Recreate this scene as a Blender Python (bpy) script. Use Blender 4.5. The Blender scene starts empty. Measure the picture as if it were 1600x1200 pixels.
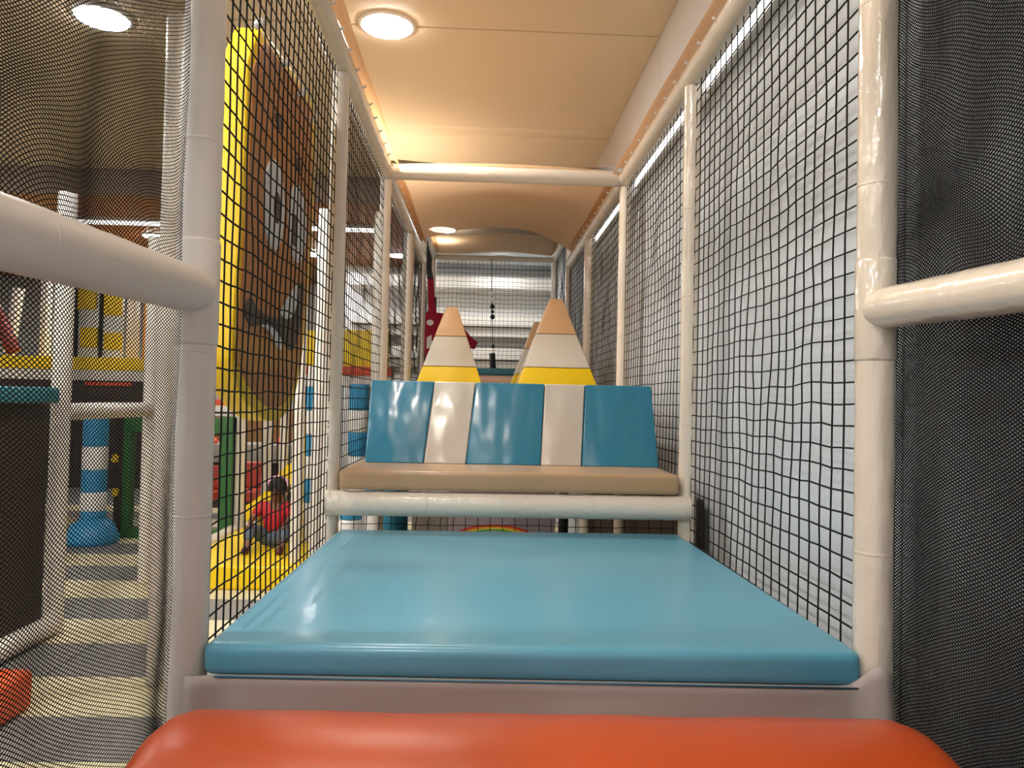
import bpy, bmesh, math, random
import numpy as np
from mathutils import Vector, Matrix

random.seed(7)
rng = np.random.default_rng(7)
scene = bpy.context.scene
col = scene.collection

# ------------------------------------------------------------------ camera, light level
H = 1.2                                   # eye height above the hall floor; all z below are measured from the eye
CAM = np.array([-0.1068, -1.3409, 0.0])
YAW, PITCH, ROLL, FPX = 0.0411, 0.0228, 0.0213, 1193.75
def cam_axes():
    cy, sy, cp, sp = math.cos(YAW), math.sin(YAW), math.cos(PITCH), math.sin(PITCH)
    w = np.array([sy*cp, cy*cp, sp]); r = np.array([cy, -sy, 0.0]); u = np.cross(r, w)
    cr, sr = math.cos(ROLL), math.sin(ROLL)
    return cr*r + sr*u, -sr*r + cr*u, w
RX, UX, FX = cam_axes()
cd = bpy.data.cameras.new('camera'); cam = bpy.data.objects.new('camera', cd); col.objects.link(cam)
cd.sensor_width = 36.0; cd.sensor_fit = 'HORIZONTAL'; cd.lens = FPX/1600*36.0; cd.clip_start = 0.02
m = Matrix.Identity(4)
for i in range(3):
    m[i][0], m[i][1], m[i][2] = RX[i], UX[i], -FX[i]
m[0][3], m[1][3], m[2][3] = CAM[0], CAM[1], CAM[2] + H
cam.matrix_world = m
scene.camera = cam

w = bpy.data.worlds.new('world'); scene.world = w; w.use_nodes = True
w.node_tree.nodes['Background'].inputs[0].default_value = (0.9, 0.9, 1, 1)
w.node_tree.nodes['Background'].inputs[1].default_value = 0.0
scene.view_settings.view_transform = 'Standard'
scene.view_settings.look = 'None'
scene.view_settings.exposure = 0.0
scene.view_settings.gamma = 1.0
scene.view_settings.use_curve_mapping = False
LAMP = 265.0                               # radiance of the ceiling downlights
LAMP_COL = (1.0, 0.985, 0.955)

def G(px, py, Y):                         # a point of the photograph at distance Y down the corridor
    d = FX + (px-800)/FPX*RX - (py-600)/FPX*UX
    return CAM + (Y-CAM[1])/d[1]*d
def GX(px, py, X):
    d = FX + (px-800)/FPX*RX - (py-600)/FPX*UX
    return CAM + (X-CAM[0])/d[0]*d
def GZ(px, py, Z):
    d = FX + (px-800)/FPX*RX - (py-600)/FPX*UX
    return CAM + (Z-CAM[2])/d[2]*d

# ------------------------------------------------------------------ materials
def lin(c):
    return tuple(((x/255)/12.92 if x/255 <= .04045 else ((x/255+.055)/1.055)**2.4) for x in c)
MATS = {}
def mat(name, rgb, rough=.5, spec=.5, bump=0, bscale=8, bdetail=3, mottle=0, mscale=4, coat=0, stretch=None, metal=0, sss=0):
    if name in MATS: return MATS[name]
    M = bpy.data.materials.new(name); M.use_nodes = True; nt = M.node_tree; b = nt.nodes['Principled BSDF']
    c = lin(rgb)
    b.inputs['Base Color'].default_value = (*c, 1); b.inputs['Roughness'].default_value = rough
    b.inputs['Specular IOR Level'].default_value = spec; b.inputs['Coat Weight'].default_value = coat
    b.inputs['Coat Roughness'].default_value = .12; b.inputs['Metallic'].default_value = metal
    tc = nt.nodes.new('ShaderNodeTexCoord'); mp = nt.nodes.new('ShaderNodeMapping')
    nt.links.new(tc.outputs['Object'], mp.inputs[0])
    if stretch: mp.inputs['Scale'].default_value = stretch
    if bump:
        n = nt.nodes.new('ShaderNodeTexNoise'); n.inputs['Scale'].default_value = bscale; n.inputs['Detail'].default_value = bdetail
        nt.links.new(mp.outputs[0], n.inputs['Vector'])
        bp = nt.nodes.new('ShaderNodeBump'); bp.inputs['Strength'].default_value = 1.0; bp.inputs['Distance'].default_value = bump
        nt.links.new(n.outputs[0], bp.inputs['Height']); nt.links.new(bp.outputs[0], b.inputs['Normal'])
        if coat: nt.links.new(bp.outputs[0], b.inputs['Coat Normal'])
    if mottle:
        n2 = nt.nodes.new('ShaderNodeTexNoise'); n2.inputs['Scale'].default_value = mscale; n2.inputs['Detail'].default_value = 4
        nt.links.new(mp.outputs[0], n2.inputs['Vector'])
        mx = nt.nodes.new('ShaderNodeMix'); mx.data_type = 'RGBA'
        mx.inputs[6].default_value = (*[x*(1-mottle) for x in c], 1); mx.inputs[7].default_value = (*[min(1, x*(1+mottle)) for x in c], 1)
        nt.links.new(n2.outputs[0], mx.inputs[0]); nt.links.new(mx.outputs[2], b.inputs['Base Color'])
    MATS[name] = M
    return M
def emit(name, rgb, strength):
    if name in MATS: return MATS[name]
    M = bpy.data.materials.new(name); M.use_nodes = True; nt = M.node_tree; nt.nodes.clear()
    o = nt.nodes.new('ShaderNodeOutputMaterial'); e = nt.nodes.new('ShaderNodeEmission')
    e.inputs[0].default_value = (*rgb, 1); e.inputs[1].default_value = strength
    nt.links.new(e.outputs[0], o.inputs[0]); MATS[name] = M
    return M
def film(name, rgb, clear, tint, rough=.22):
    M = bpy.data.materials.new(name); M.use_nodes = True; nt = M.node_tree; nt.nodes.clear()
    o = nt.nodes.new('ShaderNodeOutputMaterial')
    t = nt.nodes.new('ShaderNodeBsdfTransparent'); t.inputs[0].default_value = (*tint, 1)
    tr = nt.nodes.new('ShaderNodeBsdfTranslucent'); tr.inputs[0].default_value = (*lin(rgb), 1)
    df = nt.nodes.new('ShaderNodeBsdfDiffuse'); df.inputs[0].default_value = (*lin(rgb), 1)
    gl = nt.nodes.new('ShaderNodeBsdfAnisotropic'); gl.inputs['Roughness'].default_value = rough; gl.inputs[0].default_value = (1, .95, .88, 1)
    n = nt.nodes.new('ShaderNodeTexNoise'); n.inputs['Scale'].default_value = 6; n.inputs['Detail'].default_value = 5
    tc = nt.nodes.new('ShaderNodeTexCoord'); nt.links.new(tc.outputs['Object'], n.inputs['Vector'])
    bp = nt.nodes.new('ShaderNodeBump'); bp.inputs['Distance'].default_value = .01; nt.links.new(n.outputs[0], bp.inputs['Height'])
    nt.links.new(bp.outputs[0], gl.inputs['Normal'])
    a = nt.nodes.new('ShaderNodeMixShader'); a.inputs[0].default_value = .45
    nt.links.new(tr.outputs[0], a.inputs[1]); nt.links.new(df.outputs[0], a.inputs[2])
    g = nt.nodes.new('ShaderNodeMixShader'); g.inputs[0].default_value = .06
    nt.links.new(a.outputs[0], g.inputs[1]); nt.links.new(gl.outputs[0], g.inputs[2])
    x = nt.nodes.new('ShaderNodeMixShader'); x.inputs[0].default_value = clear
    nt.links.new(g.outputs[0], x.inputs[1]); nt.links.new(t.outputs[0], x.inputs[2])
    nt.links.new(x.outputs[0], o.inputs[0]); MATS[name] = M
    return M

foam = mat('white_foam_sleeve', (222, 212, 198), .32, .5, bump=.004, bscale=30, coat=.35)
foam_wrap = mat('white_taped_sleeve', (224, 212, 194), .22, .5, bump=.007, bscale=26, bdetail=4, coat=.8, stretch=(1, 1, .45))
foam_rail = mat('white_taped_rail', (222, 210, 192), .25, .5, bump=.004, bscale=16, bdetail=3, coat=.6)
foam_plain = mat('white_plain_sleeve', (214, 206, 196), .45, .35, bump=.002, bscale=40)
groove = mat('sleeve_seam', (196, 186, 170), .6)
blue_v = mat('blue_vinyl', (88, 154, 178), .34, .5, bump=.004, bscale=5, coat=.15)
blue_b = mat('blue_wrinkled_vinyl', (40, 128, 162), .26, .5, bump=.02, bscale=5, bdetail=1.5, coat=.3, stretch=(1.6, 1, .8))
white_b = mat('white_wrinkled_vinyl', (210, 203, 192), .26, .5, bump=.02, bscale=5, bdetail=1.5, coat=.3, stretch=(1.6, 1, .8))
tan_v = mat('tan_vinyl', (178, 146, 112), .35, .5, bump=.004, bscale=6, coat=.1)
orange_v = mat('orange_vinyl', (174, 68, 22), .38, .45, bump=.01, bscale=4, bdetail=2)
grey_v = mat('grey_skirt_vinyl', (164, 153, 147), .5, .35, bump=.008, bscale=5)
yellow_v = mat('yellow_vinyl', (236, 200, 20), .4, .4, bump=.004, bscale=6)
cone_tan = mat('cone_tan_vinyl', (212, 172, 128), .35, .5, bump=.006, bscale=14, coat=.2)
cone_white = mat('cone_white_vinyl', (210, 204, 190), .4, .4, bump=.004, bscale=14)
net_black = mat('black_net_cord', (14, 14, 15), .7, .2)
net_fine = mat('black_fine_net_cord', (15, 15, 16), .75, .15)
hem_m = mat('tan_hem_vinyl', (206, 150, 98), .4, .4, bump=.003, bscale=12)
tie_m = mat('clear_white_cable_tie', (235, 230, 222), .25, .5)
wall_m = mat('white_wall_paint', (206, 211, 216), .6, .3, mottle=.03, mscale=2)
ceil_m = mat('beige_ceiling_paint', (202, 185, 160), .55, .3, mottle=.03, mscale=1.5)
seam_m = mat('panel_joint', (150, 122, 92), .8)
brown_dark = mat('dark_brown_panel', (52, 38, 28), .6)
wood_m = mat('warm_wood_board', (176, 118, 66), .5, .4, mottle=.15, mscale=3, stretch=(1, 8, 8))
green_m = mat('green_paint', (38, 92, 34), .5)
red_m = mat('red_vinyl', (172, 62, 40), .45)
dark_m = mat('black_rubber', (22, 21, 20), .6)
crimson = mat('crimson_plush', (150, 24, 44), .7, .2)
white_m = mat('plain_white', (226, 222, 216), .5)
ring_blue = mat('blue_ring_vinyl', (48, 140, 184), .4)
strip_orange = mat('red_orange_strip', (205, 72, 34), .5)
floor_cream = mat('cream_floor_tile', (206, 194, 158), .55, .3, mottle=.05)
floor_grey = mat('grey_floor_tile', (126, 122, 118), .55, .3, mottle=.06)
lamp_m = emit('lamp_glow', LAMP_COL, LAMP)
led_m = emit('led_strip_glow', (1, .97, .92), 4.0)

# ------------------------------------------------------------------ builders
def _loc(o):
    v = Vector((0, 0, 0))
    while o: v += o.location; o = o.parent
    return v
def tag(o, label=None, cat=None, group=None, kind=None):
    if label: o['label'] = label
    if cat: o['category'] = cat
    if group: o['group'] = group
    if kind: o['kind'] = kind
    return o
def thing(name, label, cat, loc, group=None):
    o = bpy.data.objects.new(name, None); o.empty_display_size = .05; col.objects.link(o)
    o.location = (loc[0], loc[1], loc[2]+H)
    return tag(o, label, cat, group)
def obj(name, V, F, m, parent=None, smooth=True):
    """one mesh object; V in scene coordinates with z from the eye"""
    V = np.asarray(V, float).copy(); V[:, 2] += H
    base = np.array(_loc(parent)) if parent else np.array([(V[:, 0].min()+V[:, 0].max())/2, (V[:, 1].min()+V[:, 1].max())/2, V[:, 2].min()])
    me = bpy.data.meshes.new(name)
    if isinstance(F, np.ndarray):
        k = F.shape[1]; n = len(F); Vl = V-base
        me.vertices.add(len(Vl)); me.vertices.foreach_set('co', Vl.astype(np.float32).ravel())
        me.loops.add(n*k); me.loops.foreach_set('vertex_index', F.astype(np.int32).ravel())
        me.polygons.add(n); me.polygons.foreach_set('loop_start', np.arange(0, n*k, k, dtype=np.int32))
        me.update(calc_edges=True)
    else:
        me.from_pydata([tuple(v) for v in V-base], [], F)
    me.materials.append(m)
    if smooth: me.polygons.foreach_set('use_smooth', np.ones(len(me.polygons), bool))
    me.update()
    o = bpy.data.objects.new(name, me); col.objects.link(o)
    if parent: o.parent = parent
    else: o.location = base
    return o
def from_bm(name, bm, m, parent=None, smooth=True):
    bm.normal_update(); bm.verts.index_update()
    V = [tuple(v.co) for v in bm.verts]; F = [[v.index for v in f.verts] for f in bm.faces]
    bm.free()
    return obj(name, V, F, m, parent, smooth)
def sharp(o, ang=40):
    me = o.data
    bm = bmesh.new(); bm.from_mesh(me)
    for e in bm.edges:
        if len(e.link_faces) == 2 and e.calc_face_angle(0) > math.radians(ang): e.smooth = False
    bm.to_mesh(me); bm.free(); return o
def hexa(c8, bev=0, seg=3):
    """bmesh of a box from 8 corners: bottom 4 (ccw), top 4 (ccw)"""
    bm = bmesh.new(); v = [bm.verts.new(c) for c in c8]
    for f in ((0, 3, 2, 1), (4, 5, 6, 7), (0, 1, 5, 4), (1, 2, 6, 5), (2, 3, 7, 6), (3, 0, 4, 7)): bm.faces.new([v[i] for i in f])
    bmesh.ops.recalc_face_normals(bm, faces=bm.faces)
    if bev: bmesh.ops.bevel(bm, geom=list(bm.edges), offset=bev, segments=seg, profile=.6, affect='EDGES', clamp_overlap=True)
    return bm
def bx(x0, x1, y0, y1, z0, z1, bev=0, seg=3):
    return hexa([(x0, y0, z0), (x1, y0, z0), (x1, y1, z0), (x0, y1, z0), (x0, y0, z1), (x1, y0, z1), (x1, y1, z1), (x0, y1, z1)], bev, seg)
def box(name, x0, x1, y0, y1, z0, z1, m, parent=None, bev=0, seg=3):
    return sharp(from_bm(name, bx(x0, x1, y0, y1, z0, z1, bev, seg), m, parent, True), 35)
def lathe(p0, p1, prof, sides=20, caps=True, wob=0):
    """prof: list of (t along axis 0..1, radius)"""
    p0, p1 = np.array(p0, float), np.array(p1, float); ax = p1-p0; L = np.linalg.norm(ax); ax /= L
    a = np.array([0, 0, 1.0]) if abs(ax[2]) < .9 else np.array([1.0, 0, 0])
    u = np.cross(ax, a); u /= np.linalg.norm(u); v = np.cross(ax, u)
    V, F = [], []
    for t, r in prof:
        for k in range(sides):
            th = 2*math.pi*k/sides
            rr = r*(1+(wob*(random.random()-.5) if wob else 0))
            V.append(p0+ax*t*L+u*rr*math.cos(th)+v*rr*math.sin(th))
    n = len(prof)
    for i in range(n-1):
        for k in range(sides):
            k2 = (k+1) % sides
            F.append((i*sides+k, i*sides+k2, (i+1)*sides+k2, (i+1)*sides+k))
    if caps:
        F.append(tuple(range(sides-1, -1, -1))); F.append(tuple((n-1)*sides+k for k in range(sides)))
    return V, F
def tubepath(pts, r, sides=8):
    pts = [np.array(p, float) for p in pts]; V, F = [], []
    rs = r if hasattr(r, '__len__') else [r]*len(pts)
    up = np.array([0.13, .21, .97])
    for i, p in enumerate(pts):
        d = pts[min(i+1, len(pts)-1)]-pts[max(i-1, 0)]; d /= np.linalg.norm(d)
        u = np.cross(d, up); 
        if np.linalg.norm(u) < 1e-3: u = np.cross(d, np.array([1, 0, 0.0]))
        u /= np.linalg.norm(u); v = np.cross(d, u)
        for k in range(sides):
            th = 2*math.pi*k/sides; V.append(p+rs[i]*(u*math.cos(th)+v*math.sin(th)))
    for i in range(len(pts)-1):
        for k in range(sides):
            k2 = (k+1) % sides; F.append((i*sides+k, i*sides+k2, (i+1)*sides+k2, (i+1)*sides+k))
    F.append(tuple(range(sides-1, -1, -1))); F.append(tuple((len(pts)-1)*sides+k for k in range(sides)))
    return V, F
def edge_tubes(P, E, r, sides=4):
    """all cords of a net as thin prisms: P (n,3), E (m,2)"""
    A, B = P[E[:, 0]], P[E[:, 1]]; d = B-A; L = np.linalg.norm(d, axis=1, keepdims=True); d = d/np.maximum(L, 1e-9)
    A = A-d*r*.5; B = B+d*r*.5
    ref = np.where(np.abs(d[:, 2:3]) < .9, np.array([[0, 0, 1.0]]), np.array([[1.0, .2, 0]]))
    u = np.cross(d, ref); u /= np.linalg.norm(u, axis=1, keepdims=True); v = np.cross(d, u)
    m = len(E); V = np.empty((m, 2*sides, 3)); F = np.empty((m, sides, 4), np.int64)
    for k in range(sides):
        th = 2*math.pi*k/sides+.5; o = r*(u*math.cos(th)+v*math.sin(th))
        V[:, k] = A+o; V[:, sides+k] = B+o
    b = np.arange(m)[:, None]*2*sides
    for k in range(sides):
        k2 = (k+1) % sides; F[:, k] = b+np.array([[k, k2, sides+k2, sides+k]])
    return V.reshape(-1, 3), F.reshape(-1, 4)
def noise2(u, v, seed, n=5, k0=1.0):
    r = np.random.default_rng(seed); s = 0
    for i in range(n):
        fx, fy, p, q = r.uniform(.5, 2.2)*k0*(1+i*.6), r.uniform(.5, 2.2)*k0*(1+i*.6), r.uniform(0, 6.3), r.uniform(0, 6.3)
        s = s+np.sin(fx*u+p)*np.sin(fy*v+q)/(1+i*.5)
    return s
def square_net(name, label, o, U, V, nu, nv, normal, r=.0017, seed=0, bulge=.02, jit=.002, group=None):
    o, U, V, normal = [np.array(a, float) for a in (o, U, V, normal)]
    a = np.linspace(0, 1, nu+1); b = np.linspace(0, 1, nv+1); A, B = np.meshgrid(a, b, indexing='ij')
    lu, lv = np.linalg.norm(U), np.linalg.norm(V)
    P = o+A[..., None]*U+B[..., None]*V
    edge = np.sin(math.pi*A)*np.sin(math.pi*B)
    P += normal*(bulge*edge*(1+.5*noise2(A*6, B*6, seed)))[..., None]
    j = np.minimum(1, 6*np.minimum.reduce([A, 1-A, B, 1-B]))
    P += (U/lu)*(j*(.0022*noise2(A*4, B*9, seed+1)+jit*rng.normal(size=A.shape)*.4))[..., None]
    P += (V/lv)*(j*(.0028*noise2(A*9, B*4, seed+2)+jit*rng.normal(size=A.shape)*.4))[..., None]
    id_ = np.arange((nu+1)*(nv+1)).reshape(nu+1, nv+1)
    E = np.vstack([np.stack([id_[:-1].ravel(), id_[1:].ravel()], 1), np.stack([id_[:, :-1].ravel(), id_[:, 1:].ravel()], 1)])
    Vt, F = edge_tubes(P.reshape(-1, 3), E, r)
    return tag(obj(name, Vt, F, net_black, None), label, 'net', group)

def padded_bar(name, label, cat, p0, p1, r, m, nseg=4, part='foam_sleeve', extra=None, sides=24):
    p0, p1 = np.array(p0, float), np.array(p1, float)
    base = p0 if p0[2] < p1[2]-.3 else (p0+p1)/2-np.array([0, 0, r])
    t = thing(name, label, cat, base)
    L = np.linalg.norm(p1-p0)
    cuts = [0]+[(i+random.uniform(-.12, .12))/nseg for i in range(1, nseg)]+[1]
    for i in range(nseg):
        a, b = p0+(p1-p0)*cuts[i], p0+(p1-p0)*cuts[i+1]; l = L*(cuts[i+1]-cuts[i]); e = .004/l
        prof = [(0, r*.98), (e*.5, r*.995), (e*1.3, r)]+[(q, r*(1+.012*math.sin(q*17+i*2))) for q in np.linspace(.08, .92, 9)]+[(1-e*1.3, r), (1-e*.5, r*.995), (1, r*.98)]
        V, F = lathe(a, b, prof, sides); obj(part, V, F, m, t)
    for k in range(1, nseg):                                   # a tape seam over each joint
        c = p0+(p1-p0)*cuts[k]; d = (p1-p0)/L*.004
        V, F = lathe(c-d, c+d, [(0, r*.99), (.3, r*1.012), (.7, r*1.012), (1, r*.99)], sides); obj('seam_tape', V, F, m, t)
    return t

# ------------------------------------------------------------------ the hall: floor, walls, ceilings
L_BAY = 1.23
GZ0 = -1.2
def st(o): o['kind'] = 'structure'; return o
fl = st(box('floor', -7, .8, -4, 9.2, GZ0-.06, GZ0-.012, floor_grey))
tile_me = {}
rows = [-0.05, .4, .81, 1.225, 1.576, 1.986, 2.42, 2.83, 3.25, 3.68, 4.1, 4.5, 4.92, 5.34, 5.76, 6.18, 6.6, 7.02, 7.44]
for i in range(len(rows)-1):
    y0, y1 = rows[i], rows[i+1]; mm = floor_cream if i % 2 == 0 else floor_grey
    mm = floor_grey if i % 2 == 1 else floor_cream
    x = -5.2
    while x < .7:
        x1 = min(x+.82, .78)
        o = box('floor_tile', x+.003, x1-.003, y0+.003, y1-.003, GZ0-.012, GZ0, mm, fl)
        x += .82
CZ = 1.73
XW = .70
YBK = float(GZ(150, 263, CZ)[1])          # where the ceiling steps down
L1, L2 = GZ(605, 38, CZ), GZ(160, 25, CZ)
YS = float(GZ(800, 48, CZ)[1])            # ceiling joint
def panelled(name, m, back, panels):
    o = st(back)
    for p in panels: box('panel', *p, m, o)
    return o
xs = [-7, -4.2, -1.4, XW]; ys = [-4, -1.9, YS-2.1, YS, YBK]
panelled('ceiling', ceil_m, box('ceiling', -7, XW+.1, -4, YBK, CZ+.012, CZ+.06, seam_m),
         [(xs[i]+.004, xs[i+1]-.004, ys[j]+.006, ys[j+1]-.006, CZ, CZ+.012) for i in range(3) for j in range(4)])
wy = [-4, -1.9, YS-2.1, YS, YS+2.1, YS+4.2, 9.2]
panelled('wall_right', wall_m, box('wall_right', XW+.012, XW+.08, -4, 9.2, GZ0, CZ+.06, seam_m),
         [(XW, XW+.012, wy[j]+.003, wy[j+1]-.003, GZ0, CZ+.01) for j in range(6)])
st(box('wall_left', -7.08, -7, -4, 9.2, GZ0, CZ, wall_m))
st(box('wall_front', -7, XW, -4.08, -4, GZ0, CZ, wall_m))
wall_grey = mat('grey_back_wall', (176, 172, 166), .6, .3, mottle=.05)
st(box('wall_back', -7, XW, 9.2, 9.28, GZ0, CZ, wall_grey))
# dropped rear ceiling with a dark edge band, wooden boards and a light strip
CZ2 = CZ-.19
st(box('trim_1', -7, -.72, YBK, YBK+.05, CZ2-.01, CZ+.05, mat('brown_soffit_band', (146, 128, 112), .6)))
rc = st(box('ceiling_rear', -7, XW, YBK+.05, 9.2, CZ2+.03, CZ2+.07, brown_dark))
yb = YBK+.05
while yb < 9.15:
    box('plank', -.745, XW, yb+.004, min(yb+.21, 9.2)-.004, CZ2, CZ2+.03, wall_m, rc)
    box('plank', -7, -.75, yb+.004, min(yb+.21, 9.2)-.004, CZ2, CZ2+.03, wood_m, rc); yb += .21
st(box('trim_2', -.72, XW, YBK, YBK+.05, CZ2-.01, CZ+.05, ceil_m))
for n_, py in ((20, 202), (21, 214)):
    yq = float(GZ(800, py, CZ)[1]); st(box(f'trim_{n_}', -1.3, XW, yq-.03, yq+.03, CZ-.02, CZ+.001, ceil_m, None, .006))

def downlight(x, y, z, label, glow=None):
    t = thing('downlight', label, 'lamp', (x, y, z), 'recessed ceiling downlights')
    V, F = lathe((x, y, z-.012), (x, y, z), [(0, .118), (.4, .132), (1, .134)], 28); obj('trim_ring', V, F, white_m, t)
    V, F = lathe((x, y, z-.016), (x, y, z-.012), [(0, .112), (1, .115)], 28); obj('diffuser', V, F, glow or lamp_m, t, False)
downlight(L1[0], L1[1], CZ, 'round white downlight glowing in the ceiling above the corridor')
downlight(L2[0], L2[1], CZ, 'round white downlight seen through the fine net top left')
pit = float(L1[0]-L2[0])
for i, cn in enumerate(('over the corridor', 'one column left of the corridor', 'two columns left of the corridor', 'three columns left of the corridor')):
    for j, rn in enumerate(('in the lit row', 'just overhead', 'behind the viewer')):
        if j == 0 and i < 2: continue
        downlight(L1[0]-pit*i, L1[1]-2.25*j, CZ, f'round ceiling downlight {cn}, {rn}')
ql = GZ(692, 357, CZ2)
downlight(ql[0], ql[1], CZ2, 'small far downlight showing past the end of the sagging canopy', emit('dim_lamp_glow', LAMP_COL, 14.0))
downlight(.1, 6.82, CZ2, 'added fill lamp just beyond the end net, hidden by its top bar', emit('fill_lamp_glow', LAMP_COL, 70.0))  # added lamp, kept out of sight, to brighten the beams and end wall
downlight(-1.0, 6.82, CZ2, 'added fill lamp left of the end net, in the plain rear ceiling', emit('fill_lamp_glow', LAMP_COL, 70.0))  # second added lamp lighting the far end
for (x, y, lb) in ((-1.9, 6.9, 'nearest'), (-3.3, 6.2, 'middle'), (-4.8, 6.9, 'farthest')):
    downlight(x, y, CZ2, f'round downlight in the boarded rear ceiling, {lb} of three to the left')
YLS = float(GZ(150, 341, CZ2)[1])
t = thing('ceiling_light_strip', 'long white light strip across the boarded ceiling at the far left', 'lamp', (-3.6, YLS, CZ2))
box('housing', -6.3, -.95, YLS-.07, YLS+.07, CZ2-.03, CZ2, white_m, t); box('diffuser', -6.28, -.97, YLS-.06, YLS+.06, CZ2-.04, CZ2-.03, led_m, t)
# strip lights on the right wall behind the nets
for i, (y0, y1, lb) in enumerate(((.5, 1.33, 'bright strip light on the wall behind the nearest right net'), (1.45, 2.55, 'bright strip light on the wall behind the second right net'), (3.0, 4.2, 'faint far strip light on the wall behind the third right net'))):
    t = thing('wall_light_strip', lb, 'lamp', (XW-.02, (y0+y1)/2, 1.14), 'wall strip lights')
    box('housing', XW-.03, XW, y0, y1, 1.11, 1.165, white_m, t); box('diffuser', XW-.036, XW-.03, y0+.02, y1-.02, 1.115, 1.16, led_m, t)

# ------------------------------------------------------------------ corridor frame: posts
ord_ = ['nearest', 'second', 'third', 'fourth', 'fifth', 'last']
note = {(0, -1): 'standing at the front left corner of the blue mat', (0, 1): 'standing at the front right corner of the blue mat',
        (1, -1): 'at the left end of the tan step', (1, 1): 'at the right end of the tan step',
        (2, -1): 'under the left end of the overhead crossbar', (2, 1): 'under the right end of the overhead crossbar',
        (3, -1): 'thick, left of the striped cones', (3, 1): 'thick, right of the tall striped cone',
        (4, -1): 'beside the hanging crimson toy', (4, 1): 'at the far right before the end net',
        (5, -1): 'at the left edge of the end net', (5, 1): 'at the right edge of the end net'}
for k in range(6):
    for s in (-1, 1):
        r = [.034, .030, .029, .037, .028, .034][k]
        top = 1.09 if k < 4 else 1.40
        if k == 0: m_ = foam_plain if s < 0 else foam_wrap
        else: m_ = foam if s < 0 else foam_wrap
        p = padded_bar('padded_post', f'{ord_[k]} {"left" if s < 0 else "right"} white padded post, {note[(k, s)]}', 'post',
                       (.6*s, k*L_BAY, GZ0), (.6*s, k*L_BAY, top), r, m_, 7 if k == 0 else 6)
        if k == 0:
            V, F = lathe((.6*s, 0, .085), (.6*s, 0, .268), [(0, r*1.0), (.03, r*1.06), (.97, r*1.06), (1, r)], 24); obj('joint_cover', V, F, foam_wrap if s > 0 else foam_plain, p)
# rails
ZT = 1.13
for s, sd in ((-1, 'left'), (1, 'right')):
    padded_bar('padded_rail', f'long white padded top rail along the {sd} wall, under the canopy edge', 'rail', (.6*s, -1.23, ZT), (.6*s, 3*L_BAY+1.1, ZT), .04, foam_rail, 12)
    padded_bar('padded_rail', f'far raised {sd} top rail running back to the end net', 'rail', (.6*s, 4*L_BAY, 1.42), (.6*s, 5*L_BAY, 1.42), .036, foam, 3)
    near = GX(0, 362, -.6) if s < 0 else GX(1600, 446, .6)
    padded_bar('padded_rail', f'thick white handrail in the near {sd} foreground, in front of the fine net', 'rail', (.6*s, -1.25, .178+(near[2]-.178)*(-1.23/(near[1]+.02))), (.6*s, -.02, .178), .039 if s < 0 else .036, foam_rail if s > 0 else foam_plain, 5, 'foam_sleeve')
padded_bar('padded_crossbar', 'white padded crossbar spanning overhead between the third posts', 'rail', (-.565, 2*L_BAY, ZT), (.565, 2*L_BAY, ZT), .038, foam, 3)
padded_bar('padded_crossbar', 'white padded crossbar under the front of the tan step', 'rail', (-.61, L_BAY-.03, -.345), (.6, L_BAY-.03, -.345), .041, foam, 4)
padded_bar('padded_crossbar', 'thin white top bar of the end net', 'rail', (-.57, 5*L_BAY, 1.40), (.57, 5*L_BAY, 1.40), .028, foam, 3)
pink_foam = mat('pinkish_sleeve', (226, 190, 170), .35)
padded_bar('padded_crossbar', 'pale pink padded crossbar between the cones below the far blue mat', 'rail', (-.57, 4*L_BAY, .165), (.57, 4*L_BAY, .165), .045, pink_foam, 3)

# ------------------------------------------------------------------ floor pads, steps
bm = hexa([(-.562, -.035, -.470), (.566, -.035, -.484), (.566, 1.2, -.486), (-.562, 1.2, -.484), (-.562, -.035, -.416), (.566, -.035, -.422), (.566, 1.2, -.43), (-.562, 1.2, -.43)], .02, 5)
t = thing('play_mat', 'large blue vinyl mat filling the nearest bay of the corridor', 'mat', (0, .58, -.486))
o = sharp(from_bm('cover', bm, blue_v, t), 60)
V, F = tubepath([(-.555, -.036, -.469), (0, -.037, -.476), (.56, -.036, -.483)], .0018, 6); obj('piping', V, F, mat('dark_blue_piping', (46, 100, 122), .5), t)
# grey covered deck and skirt below it
nu, nv = 70, 16
V, F = [], []
for j in range(nv+1):
    for i in range(nu+1):
        u, v = i/nu, j/nv
        x = -.585+1.195*u
        z = -.4735-.0123*x-.3*v
        y = -.03-.03*v-.012*math.sin(x*9+1)*v-.02*v*math.exp(-((x-.53)/.05)**2)*math.sin(v*5+1)
        wrap = max(0, abs(x-.01)-.545)
        y += -.035*min(1, wrap*30)*(.4+.6*v) 
        if x > .5: z += .05*(x-.5)/.11*math.exp(-((x-.585)/.03)**2)*(1-v)
        V.append((x, y, z)); F_ = 0
for j in range(nv):
    for i in range(nu):
        a = j*(nu+1)+i; F.append((a, a+1, a+nu+2, a+nu+1))
sk = obj('deck_skirt', V, F, grey_v); tag(sk, 'grey vinyl skirt hanging below the front edge of the blue mat', 'skirt')
md = sk.modifiers.new('thick', 'SOLIDIFY'); md.thickness = .004
dk = box('deck_platform', -.555, .56, .0, 1.19, -.60, -.487, grey_v); tag(dk, 'grey covered platform carrying the blue mat', 'platform')
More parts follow.
